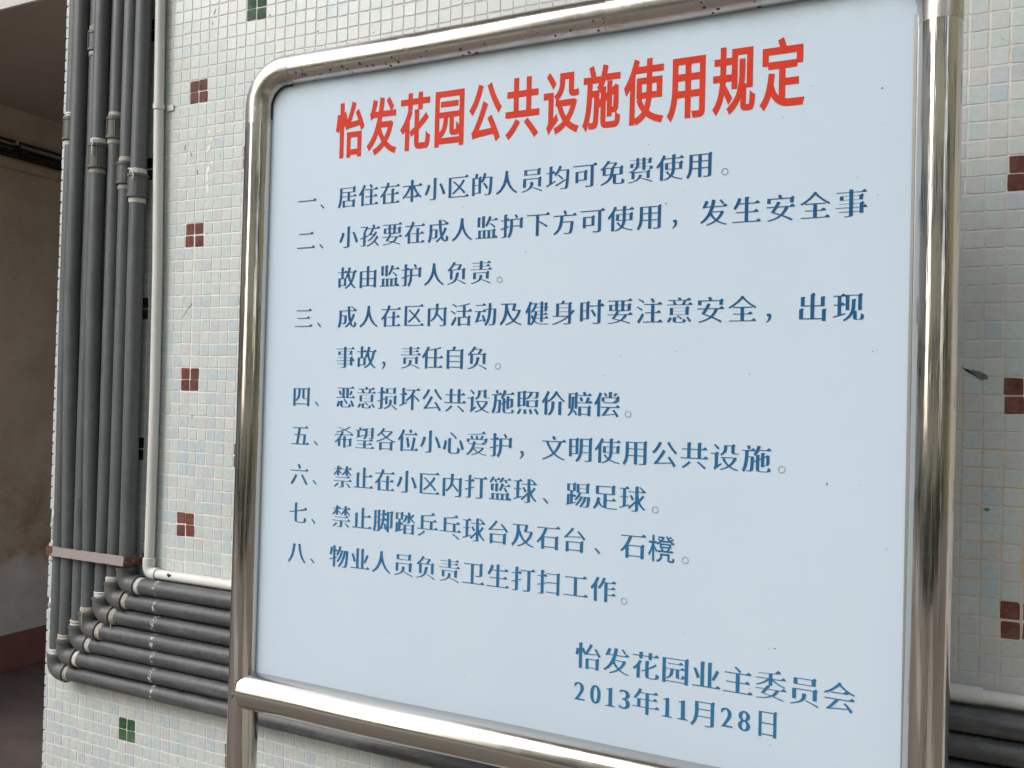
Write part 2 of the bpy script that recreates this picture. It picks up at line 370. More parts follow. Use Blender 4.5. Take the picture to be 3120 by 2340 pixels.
def proj(p):
    d = p-CAM; z = d.dot(FWD); f = 30.722/36*3120
    return (1560+f*d.dot(RIGHT)/z, 1170+f*d.dot(DOWN)/z) if z > .05 else (-9999, -9999)
sheet_off = {}
def tile_place(i, j):
    """centre, rotation of tile in column i (to the right) and row j (down); sheets of 12x12 sit slightly off one another"""
    si, sj = i//12, j//12
    if (si, sj) not in sheet_off:
        r = random.Random(si*131+sj*17+5); sheet_off[(si, sj)] = (r.uniform(-.0013, .0013), r.uniform(-.0015, .0015), r.uniform(-.0036, .0036))
    ox, oz, a = sheet_off[(si, sj)]
    cx, cz = (i+.5)*P, -(j+.5)*P
    scx, scz = (si*12+6)*P, -(sj*12+6)*P
    dx, dz = cx-scx, cz-scz
    x = scx+dx*cos(a)-dz*sin(a)+ox; z = scz+dx*sin(a)+dz*cos(a)+oz
    r = random.Random(i*7919+j*104729)
    return x+r.uniform(-.0005, .0005), z+r.uniform(-.0005, .0005), a+r.uniform(-.022, .022), r
def tile_geo(wd, ht, r, dep=.0008):
    """octagonal-cornered glass tile with sloping edges, in the XZ plane, front to -Y"""
    pts = []
    hw, hh = wd/2, ht/2
    for sx, sz, o in ((-1, -1, 0), (1, -1, 1), (1, 1, 0), (-1, 1, 1)):
        c = r.uniform(.0007, .0024); jx, jz = r.uniform(-.0005, .0005), r.uniform(-.0005, .0005)
        a = (sx*hw+jx, sz*(hh-c)+jz); b = (sx*(hw-c)+jx, sz*hh+jz)
        pts += [a, b] if o == 1 else [b, a]
    # order the ring counter clockwise
    pts.sort(key=lambda q: math.atan2(q[1], q[0]))
    V = [(x, 0.0002, z) for x, z in pts]+[(x*.975, -dep*.75, z*.975) for x, z in pts]+[(x*.92, -dep, z*.92) for x, z in pts]
    F = [tuple(range(16, 24))]
    for k in range(8):
        F.append((k, (k+1) % 8, 8+(k+1) % 8, 8+k)); F.append((8+k, 8+(k+1) % 8, 16+(k+1) % 8, 16+k))
    return V, F
TW = P-.0022
allt = []
poly_board = None
for i in range(-17, 84):
    for j in range(-26, 73):
        x, z, a, r = tile_place(i, j)
        wd = TW; 
        if i == -17:
            wd = .0125; x = -.4395+.0005*r.uniform(-1, 1)-.001
            if .985 < -z < 1.055 or 1.20 < -z < 1.215: continue
        if Z(z)-TW/2 < .002: continue
        im, jm = i % 12, j % 12
        kind = 'white'
        if im in (0, 11) and jm in (0, 11): kind = 'red'
        elif im in (5, 6) and jm in (5, 6):
            kind = 'green' if (i in (5, 6) and j < 0) or j > 40 else 'dark'
        if kind == 'red': mi = ('RED', r.randrange(2))
        elif kind == 'green': mi = ('GREEN', 0 if j < 0 else r.randrange(2))
        elif kind == 'dark': mi = ('DARK', 0)
        else:
            lowleft = (x < .6 and z < -.45); midleft = x < .6 and z < -.2
            wt = [3, 2, 1.6, 1.2, 2.4, 2, .8] if lowleft else ([4, 4, 1., .3, .3, 3, 2] if x < 1.2 else [5, 2, .6, 1.4, .8, 1.0, 4])
            if z < -1.37 and x < .2: wt = [3, 2, 1.2, 2.6, 1.6, 2, 1.2]
            mi = ('T', r.choices(range(7), wt)[0])
        if kind in ('red', 'green'):
            x += r.uniform(-.0006, .0006); z += r.uniform(-.0006, .0006)
        allt.append([i, j, x, z, a, wd, kind, mi, r])
# which tiles show largest
def hidden(x, z):
    u, v = proj(Vector((x, 0, Z(z))))
    if not (-15 < u < 3135 and -15 < v < 2355): return None
    # behind the board (outline in the board plane), the upright pipes and the level pipes
    k = (-.28-CAM.y)/(0-CAM.y); bx = CAM.x+(x-CAM.x)*k; bz = CAM.z+(Z(z)-CAM.z)*k-G0
    if .40 < bx < 1.53 and -1.22 < bz < -.09: return None
    if bx > .40 and bx < .468 and bz <= -.2: return None
    if bx > 1.47 and bx < 1.53 and bz <= -.09: return None
    if -.39 < x < -.10 and z > -1.32: return None
    if -1.37 < z < -1.075 and x > -.36: return None
    a = proj(Vector((x-.0125, 0, Z(z)))); b = proj(Vector((x+.0125, 0, Z(z)))); c = proj(Vector((x, 0, Z(z)-.0125))); d = proj(Vector((x, 0, Z(z)+.0125)))
    return abs(b[0]-a[0])*abs(c[1]-d[1])
for t in allt: t.append(hidden(t[2], t[3]))
white = sorted([t for t in allt if t[6] == 'white' and t[-1] and t[0] != -17], key=lambda t: -t[-1])
accent = [t for t in allt if t[6] != 'white']
acc_vis = [t for t in accent if t[-1]]
single = {(t[0], t[1]) for t in acc_vis} | {(t[0], t[1]) for t in white[:300-len(acc_vis)]}
variants = []
for k in range(8):
    V, F = tile_geo(TW, TW, random.Random(k+50)); me = pydata('mosaic_tile', V, F); me.materials.append(TILES[0]); variants.append(me)
def mat_of(mi): return {'T': TILES, 'RED': RED, 'GREEN': GREEN, 'DARK': DARK}[mi[0]][mi[1]]
for t in allt:
    i, j, x, z, a, wd, kind, mi, r, _ = t
    if (i, j) in single:
        o = bpy.data.objects.new('mosaic_tile', variants[r.randrange(8)]); COL.objects.link(o); o.parent = tw
        o.location = (x, 0, Z(z)); o.rotation_euler = (r.uniform(-.008, .008), -a, r.uniform(-.008, .008))
        if kind == 'white': pass
        else: o['label'] = {'red': 'brown red mosaic tile', 'green': 'green mosaic tile', 'dark': 'blackish green mosaic tile'}[kind]
        o.material_slots[0].link = 'OBJECT'; o.material_slots[0].material = mat_of(mi)
# the rest in one mesh
V = []; F = []; MI = []; mats = TILES+RED+GREEN+DARK; off = {'T': 0, 'RED': 7, 'GREEN': 9, 'DARK': 11}
for t in allt:
    i, j, x, z, a, wd, kind, mi, r, _ = t
    if (i, j) in single: continue
    v, f = tile_geo(wd, TW, r); b = len(V); ca, sa = cos(a), sin(a)
    tx, tz = r.uniform(-.008, .008), r.uniform(-.008, .008)
    for p in v: V.append((x+p[0]*ca-p[2]*sa, p[1]+p[0]*tx+p[2]*tz, Z(z)+p[0]*sa+p[2]*ca))
    F += [tuple(q+b for q in ff) for ff in f]; MI += [off[mi[0]]+mi[1]]*len(f)
# return of the corner: tiles on the side facing the passage
for i in range(9):
    for j in range(-20, 73):
        r = random.Random(i*33+j*771); z = -(j+.5)*P
        v, f = tile_geo(TW, TW, r); b = len(V); yy = .014+i*P; mi = r.choice(range(7))
        for p in v: V.append((-.4415+p[1], yy-p[0], Z(z)+p[2]))
        F += [tuple(q+b for q in ff) for ff in f]; MI += [mi]*len(f)
me = pydata('mosaic_tiles', V, F)
for q in mats: me.materials.append(q)
me.polygons.foreach_set('material_index', MI)
link('mosaic_tiles', me, None, tw, kind='stuff')

# broken corner with bare mortar
def lump(name, cx, cz, wx, wz, dep, mat, parent, seed, n=14, y=0.0):
    r = random.Random(seed); V = [(cx, y-dep, Z(cz))]; F = []
    for k in range(n):
        an = 2*pi*k/n; q = r.uniform(.65, 1.1); V.append((cx+cos(an)*wx*q*.6, y-dep*r.uniform(.6, 1), Z(cz)+sin(an)*wz*q*.6))
    for k in range(n):
        an = 2*pi*k/n; p0 = V[1+k]; V.append((cx+(p0[0]-cx)*1.5, y+.0004, Z(cz)+(p0[2]-Z(cz))*1.5))
    for k in range(n):
        k2 = (k+1) % n; F.append((0, 1+k, 1+k2)); F.append((1+k, 1+n+k, 1+n+k2, 1+k2))
    return link(name, pydata(name, V, F), mat, parent)
for k, (cx, cz, wx, wz) in enumerate([(-.436, -1.005, .009, .022), (-.4345, -1.035, .007, .016), (-.438, -1.093, .010, .012), (-.437, -1.205, .008, .009)]):
    lump('mortar_patch', cx, cz, wx, wz, .0035, PATCH, tw, k)
# dried paint drips and scuffs
def flake(name, pts, mat, dep=.0005, y=-.0008):
    V = [(x, y-dep, Z(z)) for x, z in pts]+[(x, y+.0008, Z(z)) for x, z in pts]; n = len(pts)
    F = [tuple(range(n))]+[(k, (k+1) % n, n+(k+1) % n, n+k) for k in range(n)]
    return link(name, pydata(name, V, F), mat, tw)
def jag(cx, cz, L, W, ang, seed, n=12):
    r = random.Random(seed); o = []
    for k in range(n):
        t = 2*pi*k/n; q = r.uniform(.45, 1.0); x = cos(t)*L*q/2; z = sin(t)*W*q/2
        o.append((cx+x*cos(ang)-z*sin(ang), cz+x*sin(ang)+z*cos(ang)))
    return o
for k, (cx, cz, L, W_, a) in enumerate([(.036, -.095, .014, .008, .6), (.069, -.094, .020, .006, .9), (.060, -.097, .008, .006, .2), (.103, -.089, .008, .004, 1.2), (.131, -.095, .013, .005, .5), (.043, -.112, .020, .006, .9), (.036, -.131, .026, .010, 1.1),
      (.036, -.180, .020, .013, 1.5), (.034, -.198, .030, .007, 1.6), (.036, -.222, .032, .008, 1.55), (.045, -.165, .016, .010, .3), (.152, -.118, .010, .006, 1.)]):
    flake('paint_flake', jag(cx, cz, L, W_, a, k+3), FLAKE)
for k, (cx, cz, L, W_, a) in enumerate([(-.035, -.121, .020, .004, 1.3), (-.016, -.141, .016, .003, -1.1), (.004, -.182, .014, .003, -1.3), (.041, .173, .018, .004, 1.2), (.036, .150, .010, .002, 1.4), (.070, -.152, .006, .003, 0), (.012, -.158, .005, .002, 0), (-.018, -.497, .040, .0012, .85), (-.006, -.483, .018, .0020, .85),
      (.010, -.730, .014, .0016, 1.5), (.33, .085, .007, .003, .1), (.47, .06, .004, .003, .1), (.20, .14, .008, .003, .2), (1.573, -.815, .013, .006, .05)]):
    flake('scuff_mark', jag(cx, cz, L, W_, a, k+90), SCUFF)
flake('scuff_mark', [(1.538, -.607), (1.546, -.610), (1.541, -.611), (1.552, -.612), (1.549, -.610), (1.562, -.613), (1.571, -.618), (1.5725, -.625), (1.565, -.624), (1.566, -.627), (1.556, -.622), (1.558, -.621), (1.548, -.616)][::-1], SCUFF)

# ------------------------------------------------------------------ grey water pipes
R = .0176
zh = [-1.344, -1.305, -1.267, -1.231, -1.192, -1.153, -1.1155]      # level runs
xb = [-.366, -.3320, -.2945, -.2590, -.2185, -.182, -.1450]           # uprights at the elbows
xt = [-.3705, -.330, -.2955, -.2590, -.2235, -.184, -.1465]          # uprights high up
yb = [-.030, -.0335, -.0305, -.0335, -.0305, -.030, -.030]
yt = [-.030, -.0485, -.030, -.0475, -.029, -.029, -.030]
coup = {0: (-.028, -.083), 2: (.168, .120), 3: (-.107, -.164), 4: (-.044, -.094), 5: (-.152, -.203), 6: (-.182, -.236)}
wh = ['leftmost grey plastic pipe, its elbow lowest, running level along the very bottom of the bundle',
      'grey plastic pipe second from the left corner, bending into the second lowest level run',
      'grey plastic pipe third from the left corner, coupled near the top of the photo',
      'middle one of seven grey plastic pipes, its coupling trailing a torn white strand',
      'grey plastic pipe third from the white conduit, bending into the third highest level run',
      'grey plastic pipe next to the rightmost one, bending just under the rusty bracket',
      'rightmost grey plastic pipe beside the white conduit, its elbow directly under the rusty bracket']
LOOSE = []
for k in range(7):
    t = empty('water_pipe', wh[k], 'pipe', 'grey water pipes fixed to the tiled wall')
    x0, y0, z0 = xb[k], yb[k], zh[k]
    top = Vector((x0+(xt[k]-x0)*1.0, yt[k], Z(.75)))
    path = []
    zs = [z0+.030, -1.06, -.85, -.45, -.2, .1, .75]
    for zz in zs:
        f = max(0, min(1, (zz+1.06)/.60)); path.append(Vector((x0+(xt[k]-x0)*f+.0012*sin(zz*5+k), y0+(yt[k]-y0)*f, Z(zz))))
    def at(zz):
        f = max(0, min(1, (zz+1.06)/.60)); return Vector((x0+(xt[k]-x0)*f+.0012*sin(zz*5+k), y0+(yt[k]-y0)*f, Z(zz)))
    tube('upright_pipe', path, R, PVCV, t, n=36)
    # elbow
    ez = Z(z0); Rr = .024; cx, cz = x0+Rr, ez+Rr
    pts = [(x0, y0, ez+.0400), (x0, y0, ez+.0395), (x0, y0, ez+.0330), (x0, y0, ez+.0325), (x0, y0, ez+Rr)]
    rad = [.0195, .0232, .0235, .0216, .0216]
    for q in range(1, 10):
        an = pi+pi/2*q/10; pts.append((cx+cos(an)*Rr, y0, cz+sin(an)*Rr)); rad.append(.0216)
    pts += [(x0+Rr, y0, ez), (x0+.0335, y0, ez), (x0+.034, y0, ez), (x0+.0415, y0, ez), (x0+.042, y0, ez)]; rad += [.0216, .0216, .0237, .0235, .0195]
    tube('elbow', pts, rad, FIT, t, n=36)
    # thread tape wraps
    tm = [TAPEW, TAPE, TAPE, TAPE, TAPEW, TAPE, TAPEW][k]
    def wrap(c, ax, L, seed, mat):
        r = random.Random(seed); pp = []; rr = []
        nn = 9
        for q in range(nn):
            s = (q/(nn-1)-.5)*L; pp.append(tuple(Vector(c)+Vector(ax)*s)); rr.append(R+.0012+r.uniform(-.0006, .0011) if 0 < q < nn-1 else R+.0002)
        o = tube('thread_tape', pp, rr, mat, t, n=24)
        for v in o.data.vertices: v.co += Vector((r.uniform(-1, 1), r.uniform(-1, 1), r.uniform(-1, 1)))*.00035
    if k != 6: wrap((x0, y0, ez+.0460), (0, 0, 1), .013, k, [TAPEW, TAPE, TAPE, TAPE, TAPEW, TAPE, TAPE][k])
    wrap((x0+.0485, y0, ez), (1, 0, 0), .0145, k+20, [TAPE, TAPEW, TAPEW, TAPE, TAPE, TAPE, TAPEW][k])
    # level run
    lp = [(x0+.030, y0, ez), (.2, y0*.6-.012, Z(z0)), (.8, -.030, Z(z0-.001)), (1.6, -.030, Z(z0+.0005)), (2.3, -.030, Z(z0))]
    tube('level_pipe', lp, R+.0003, PVCH, t, n=36)
    if k in coup:
        a, b = coup[k]; c0, c1 = at(a), at(b); d = (c1-c0).normalized(); L = (c1-c0).length
        s_ = [0, .0006, .0065, .007, L-.007, L-.0065, L-.0006, L]; rr = [.0195, .0238, .0238, .0220, .0220, .0240, .0240, .0195]
        if k in (2, 4): rr = [q-.0010 if q > .02 else q for q in rr]
        tube('coupling', [tuple(c0+d*q) for q in s_], rr, FIT, t, n=36)
        wrap(tuple(at(a+.006)), (0, 0, 1), .012, k+40, TAPEW if k in (0, 6, 3) else TAPE)
        wrap(tuple(at(b-.006)), (0, 0, 1), .012, k+60, TAPE if k in (3, 4, 5) else TAPEW)
        # moulding ribs down the coupling
        mid = (c0+c1)/2
        bm = bmesh.new()
        for an in (-.2, -1.3):
            ox, oy = sin(an+.9)*.0222, -cos(an+.9)*.0222
            box_bm(bm, mid.x+ox-.0008, mid.x+ox+.0008, mid.y+oy-.0008, mid.y+oy+.0008, mid.z-L/2+.007, mid.z+L/2-.007)
        me = bpy.data.meshes.new('moulding_rib'); bm.to_mesh(me); bm.free(); o = link('moulding_rib', me, FIT, t); o['kind'] = 'stuff'
    def strand(pts, w=.0011):
        tube('loose_strand', pts, w, THREADM, t, n=6)
    if k == 3:
        a = coup[3][0]; c = at(a); f = Vector((c.x+.008, c.y-.0235, c.z))
        strand([f+Vector(q) for q in ((0, 0, .006), (.002, -.001, -.004), (-.002, -.001, -.010), (.001, -.001, -.017), (-.0012, -.001, -.027))], .0013)
        c = Vector((x0, y0, ez+.046)); strand([c+Vector(q) for q in ((.006, -.022, 0), (.007, -.0245, -.010), (.006, -.0245, -.022), (.0075, -.023, -.034))], .0006)
    if k == 4:
        c = Vector((x0+.048, y0, ez)); strand([c+Vector(q) for q in ((.0, -.017, -.012), (.002, -.017, -.024), (-.004, -.016, -.036), (-.008, -.015, -.046), (-.0078, -.015, -.052))], .0008)
    if k == 6:
        c = at(coup[6][0]); strand([c+Vector(q) for q in ((-.010, -.020, .010), (.000, -.0245, .009), (.010, -.0245, .002), (.012, -.024, -.008), (.009, -.025, -.016))], .0016)
    if k == 0:
        c = Vector((x0+.048, y0, ez)); strand([c+Vector(q) for q in ((-.002, -.019, -.013), (-.001, -.017, -.020), (-.003, -.016, -.026))], .0006)

# rusty flat-iron bracket
br = empty('pipe_bracket', 'pinkish grey flat iron bracket with rusted ends clamping the seven grey pipes', 'bracket')
bm = bmesh.new(); box_bm(bm, -.377, -.1195, -.0605, -.0575, Z(-1.0695), Z(-1.0468), .0006)
me = bpy.data.meshes.new('front_bar'); bm.to_mesh(me); bm.free(); link('front_bar', me, RUSTY, br)
bm = bmesh.new(); box_bm(bm, -.1225, -.1193, -.0574, -.0005, Z(-1.0688), Z(-1.0475), .0006)
me = bpy.data.meshes.new('side_bar'); bm.to_mesh(me); bm.free(); link('side_bar', me, RUSTY, br)

# white conduit
wc = empty('white_conduit', 'slim white plastic conduit running down the mosaic wall and turning level above the grey pipes', 'conduit')
zl = -1.0875
tube('upright_pipe', [(-.1145, -.015, Z(.75)), (-.113, -.015, Z(.27)), (-.106, -.015, Z(-.03)), (-.0945, -.015, Z(-.40)), (-.0905, -.015, Z(-.68)), (-.0915, -.015, Z(zl+.025))], .0110, WHITEPVC, wc, n=28)
x0 = -.0915; ez = Z(zl); Rr = .016
pts = [(x0, -.015, ez+.0345), (x0, -.015, ez+.034), (x0, -.015, ez+Rr)]; rad = [.0112, .0140, .0138]
for q in range(1, 10):
    an = pi+pi/2*q/10; pts.append((x0+Rr+cos(an)*Rr, -.015, ez+Rr+sin(an)*Rr)); rad.append(.0137)
pts += [(x0+Rr, -.015, ez), (x0+.0275, -.015, ez), (x0+.028, -.015, ez)]; rad += [.0138, .0140, .0112]
tube('elbow', pts, rad, WHITEPVC, wc, n=32)
tube('level_pipe', [(x0+.02, -.015, ez), (.5, -.0155, ez+.0006), (1.2, -.015, ez+.003), (2.3, -.015, ez+.003)], .0110, WHITEPVCH, wc, n=28)
tube('coupling', [(1.515, -.015, Z(-1.0835)), (1.5153, -.015, Z(-1.0835)), (1.5717, -.015, Z(-1.0835)), (1.572, -.015, Z(-1.0835))], [.0112, .0132, .0132, .0112], WHITEPVCH, wc, n=28)
# clip: a band round the pipe and a screwed tab
cl = tube('clip_band', [(-.1055, -.0155, Z(-.020)), (-.1055, -.0155, Z(-.0203)), (-.1058, -.0155, Z(-.0330)), (-.1058, -.0155, Z(-.0333))], [.0112, .0128, .0128, .0112], WHITEPVC, wc, n=28)
box('clip_tab', -.094, -.0725, -.0042, -.0010, Z(-.0345), Z(-.0205), WHITEPVC, wc, bev=.0008)
flake_o = lump('paint_chip', -.0185, -1.0835, .008, .005, .0006, BLACK, wc, 5, y=-.0262)

# ------------------------------------------------------------------ notice board
BY = -.28; XL, XR = .434, 1.4995; ZT, ZB = -.119, -1.184; RP = .0256; RB = .060
nb = empty('notice_board', 'steel-framed pale blue notice board with a red Chinese heading and blue rules', 'notice board')
zb_ = ZT-RB
def vpost(nm, x, z1, dx):
    o = tube(nm, [(x+dx, BY, 0.0), (x+dx*.4, BY, .8), (x, BY, 1.3), (x, BY, z1)], RP, POL_Z, nb, n=64); return o
vpost('post', XL, Z(-.208), 0); vpost('post', XR, Z(-.200), -.007)
def bend(cx, sgn, zend):
    pts = [(cx-sgn*RB, BY, Z(zend))]
    for q in range(0, 17):
        an = pi/2*q/16; pts.append((cx-sgn*RB*cos(an), BY, Z(zb_)+RB*sin(an)))
    pts.append((cx+sgn*.014, BY, Z(ZT)))
    tube('corner_bend', pts, RP+.0002, BENDM, nb, n=64)
bend(XL+RB, 1, -.2085); bend(XR-RB, -1, -.2005)
def rail(name, z, r, x0, x1, mat):
    n = 40; pts = [(x0+(x1-x0)*k/n, BY+.0006*sin(k*.5), Z(z)+.0005*sin(k*.37+1)) for k in range(n+1)]
    return tube(name, pts, r, mat, nb, n=64)
rail('top_rail', ZT, RP-.0003, XL+RB+.010, XR-RB-.010, SATIN)
tube('rail_sleeve', [(1.074, BY, Z(ZT)), (1.0742, BY, Z(ZT)), (1.1308, BY, Z(ZT)), (1.131, BY, Z(ZT))], [RP-.001, RP+.0004, RP+.0004, RP-.001], BENDM, nb, n=64)
o = rail('lower_rail', ZB, .0318, XL+.03, XR-.004, POL_X)
for v in o.data.vertices:
    if v.co.x < XL+.0305:
        dv = BY-v.co.y
        v.co.x = XL+max(.010, math.sqrt(max(0, RP**2-dv*dv))-.002) if dv > 0 else XL+.01
# weld beads where the lower rail meets the left post
bm = bmesh.new(); r = random.Random(3)
for (dx, dz) in ((.0, .0215), (.0025, .0235), (-.001, .0185), (.001, .0160), (-.0055, -.003), (-.0062, -.007), (.001, -.028)):
    s = r.uniform(.0016, .0028)
    bmesh.ops.create_icosphere(bm, subdivisions=2, radius=s*1.25, matrix=Matrix.Translation((XL+.0045+dx, BY-.0265+abs(dz)*.12, Z(ZB)+dz)))
for v in bm.verts: v.co += Vector((r.uniform(-1, 1), r.uniform(-1, 1), r.uniform(-1, 1)))*.0004
me = bpy.data.meshes.new('weld_bead'); bm.to_mesh(me); bm.free(); o = link('weld_bead', me, WELD, nb); o['kind'] = 'stuff'
# sheet with rounded top corners
px0, px1, pz0, pz1, pr = XL+.018, 1.4745, ZB+.012, ZT-.012, .045
ring = []
for cx, cz, a0 in ((px1-.01, pz0+.01, -pi/2), (px1-pr, pz1-pr, 0), (px0+pr, pz1-pr, pi/2), (px0+.01, pz0+.01, pi)):
    rr = .01 if cz < -.5 else pr
    for q in range(9):
        an = a0+pi/2*q/8; ring.append((cx+rr*cos(an), cz+rr*sin(an)))
n = len(ring)
V = [(x, BY, Z(z)) for x, z in ring]+[(x, BY+.006, Z(z)) for x, z in ring]
F = [tuple(range(n)), tuple(range(2*n-1, n-1, -1))]+[(k, n+k, n+(k+1) % n, (k+1) % n) for k in range(n)]
sp = link('sign_panel', pydata('sign_panel', V, F), PANEL, nb)
box('edge_trim', 1.4705, 1.4740, BY-.004, BY-.0006, Z(ZB)+.031, Z(-.185), TRIM, nb)
def speck(x, z, L, W_, a, seed):
    pts = jag(x, z, L, W_, a, seed, 9); n = len(pts)
    V = [(p[0], BY-.0007, Z(p[1])) for p in pts]+[(p[0], BY-.0001, Z(p[1])) for p in pts]
    link('dirt_speck', pydata('dirt_speck', V, [tuple(range(n))]+[(k, (k+1) % n, n+(k+1) % n, n+k) for k in range(n)]), SCUFF, sp)
for k, (x, z, L, W_, a) in enumerate([(1.3795, -.768, .0045, .0022, 1.1), (1.320, -.985, .0040, .0014, 0), (1.162, -.395, .0026, .0018, .3), (1.205, -1.045, .0026, .002, 0), (.842, -.377, .0022, .0018, 0), (1.43, -.60, .0026, .0016, .5), (.95, -.452, .0022, .0014, 0), (1.28, -.63, .002, .002, 0), (1.18, -.60, .0018, .0016, 0), (1.435, -.27, .0035, .0016, .4)]):
    speck(x, z, L, W_, a, k+200)
# black strip standing in for the shaded gap along the rounded corner
gp = []
for q in range(13):
    an = pi/2+pi/2*q/12; gp.append((XL+RB+(RB-RP-.0005)*cos(an), BY-.002, Z(zb_)+(RB-RP-.0005)*sin(an)))
tube('corner_gap_strip', [(gp[0][0]+.01, BY-.002, gp[0][2])]+gp+[(gp[-1][0], BY-.002, gp[-1][2]-.02)], .0016, GAPBLACK, nb, n=8)

# ------------------------------------------------------------------ lettering
_gc = {}
def raw_glyph(ch):
    if ch in _gc: return _gc[ch]
    cu = bpy.data.curves.new('glyph', 'FONT'); cu.body = ch; cu.size = 1.0
    o = bpy.data.objects.new('glyph', cu); COL.objects.link(o)
    dg = bpy.context.evaluated_depsgraph_get(); dg.update()
    c = o.evaluated_get(dg).to_curve(dg); polys = []
    for s in c.splines:
        pts = []; bp = s.bezier_points; n = len(bp)
        for i in range(n):
            a = bp[i]; b = bp[(i+1) % n]
            p0, p1, p2, p3 = [Vector(v[:2]) for v in (a.co, a.handle_right, b.handle_left, b.co)]
            d = (p3-p0).length
            if d < 1e-6 and (p1-p0).length < 1e-6: continue
            cc = abs((p1-p0).cross(p3-p0))+abs((p2-p0).cross(p3-p0)); k = 1 if (d < 1e-6 or cc/max(d, 1e-6) < .002) else 5
            for j in range(k):
                t = j/k; q = p0*(1-t)**3+p1*3*t*(1-t)**2+p2*3*t*t*(1-t)+p3*t**3
                if not pts or (q-pts[-1]).length > 1e-4: pts.append(q)
        if len(pts) > 2:
            if (pts[0]-pts[-1]).length < 1e-4: pts.pop()
            polys.append(pts)
    bpy.data.objects.remove(o); bpy.data.curves.remove(cu)
    _gc[ch] = polys; return polys
def area(p): return .5*sum(p[i].cross(p[(i+1) % len(p)]) for i in range(len(p)))
def style(polys, ax, ay, serif=False):
    """widen upright strokes by ax and level strokes by ay (thin them if negative), with brush-end triangles for the book face"""
    out = []
    if not polys: return out
    left = area(max(polys, key=lambda p: abs(area(p)))) > 0; sg = 1 if left else -1
    for p in polys:
        n = len(p); q = []
        for i in range(n):
            e0 = p[i]-p[i-1]; e1 = p[(i+1) % n]-p[i]
            if e0.length < 1e-9 or e1.length < 1e-9: q.append(p[i].copy()); continue
            n0 = Vector((e0.y, -e0.x)).normalized()*sg; n1 = Vector((e1.y, -e1.x)).normalized()*sg
            D = lambda m_: Vector((m_.x*ax, m_.y*ay))
            d0 = D(n0).dot(n0); d1 = D(n1).dot(n1); det = n0.cross(n1)
            v = Vector(((d0*n1.y-d1*n0.y)/det, (n0.x*d1-n1.x*d0)/det)) if abs(det) > .25 else (D(n0)+D(n1))/2
            mx = max(abs(ax), abs(ay))*1.8
            if v.length > mx: v = v.normalized()*mx
            q.append(p[i]+v)
        if serif:
            r = []; k = len(q)
            if not left: q = q[::-1]
            skip = set()
            for i in range(k):
                a, b, c, d = q[i-1], q[i], q[(i+1) % k], q[(i+2) % k]; bc = c-b; cd = d-c; ab = b-a
                if bc.y > 0.006 and bc.y < .075 and abs(bc.x) < .5*bc.y+.012 and cd.x < -.1 and abs(cd.y) < .25*abs(cd.x) and ab.x > .02 and abs(ab.y) < .3*ab.x:
                    r += [b, Vector((c.x+.016, c.y+.010)), Vector((c.x-.060, c.y+.075)), Vector((c.x-.155, c.y))]; skip.add((i+1) % k); continue
                if i in skip: continue
                if ab.y > .08 and abs(ab.x) < .2*ab.y and bc.x < -.12 and abs(bc.y) < .15*abs(bc.x):
                    r += [Vector((b.x, b.y-.04)), Vector((b.x+.028, b.y+.012)), Vector((b.x-.035, b.y+.055)), Vector((b.x-.10, b.y))]; continue
                if ab.y > .08 and abs(ab.x) < .25*ab.y and bc.x < -.05 and bc.x > -.17 and abs(bc.y) < .03 and cd.y < -.06 and abs(cd.x) < .25*abs(cd.y):
                    r += [Vector((b.x, b.y-.04)), Vector((b.x+.030, b.y-.008)), Vector((b.x-.02, b.y+.022))]; continue
                r.append(b)
            q = r if left else r[::-1]
        out.append(q)
    return out
def fill(polys):
    """triangulate with non-zero winding, robust to strokes that cross after widening"""
    vs = []; es = []
    for p in polys:
        b = len(vs); vs += [Vector((v.x, v.y)) for v in p]; n = len(p); es += [(b+i, b+(i+1) % n) for i in range(n)]
    v2, e2, f2, *_ = geometry.delaunay_2d_cdt(vs, es, [], 0, 1e-5)
    out = []
    for f in f2:
        c = sum((v2[i] for i in f), Vector((0, 0)))/len(f); wn = 0
        for p in polys:
            for i in range(len(p)):
                a, b = p[i], p[(i+1) % len(p)]
                if (a.y <= c.y) != (b.y <= c.y):
                    cr = (b-a).cross(c-a)
                    if a.y <= c.y and cr > 0: wn += 1
                    elif a.y > c.y and cr < 0: wn -= 1
        if wn != 0: out.append(f)
    return v2, out
_fc = {}
def glyph(ch, mode):
    if (ch, mode) not in _fc:
        g = raw_glyph(ch)
        if mode == 'song': g = style(g, .019, -.022, True)
        elif mode == 'num': g = style(g, .026 if ch != '1' else .004, -.020)
        elif mode == 'bold': g = style(g, .031, .013)
        elif mode == 'sans': g = style(g, .002, .002)
        if mode == 'num' and ch == '1':     # book-face figure one: flag, thick stem, thin foot
            g = [[Vector(q) for q in ((.10, 0), (.46, 0), (.46, .028), (.345, .050), (.345, .730), (.315, .730), (.13, .655), (.13, .632), (.215, .640), (.215, .050), (.10, .028))]]
        xs = [v.x for p in g for v in p]; ys = [v.y for p in g for v in p]
        _fc[(ch, mode)] = (fill(g), min(xs), max(xs), min(ys), max(ys))
    return _fc[(ch, mode)]
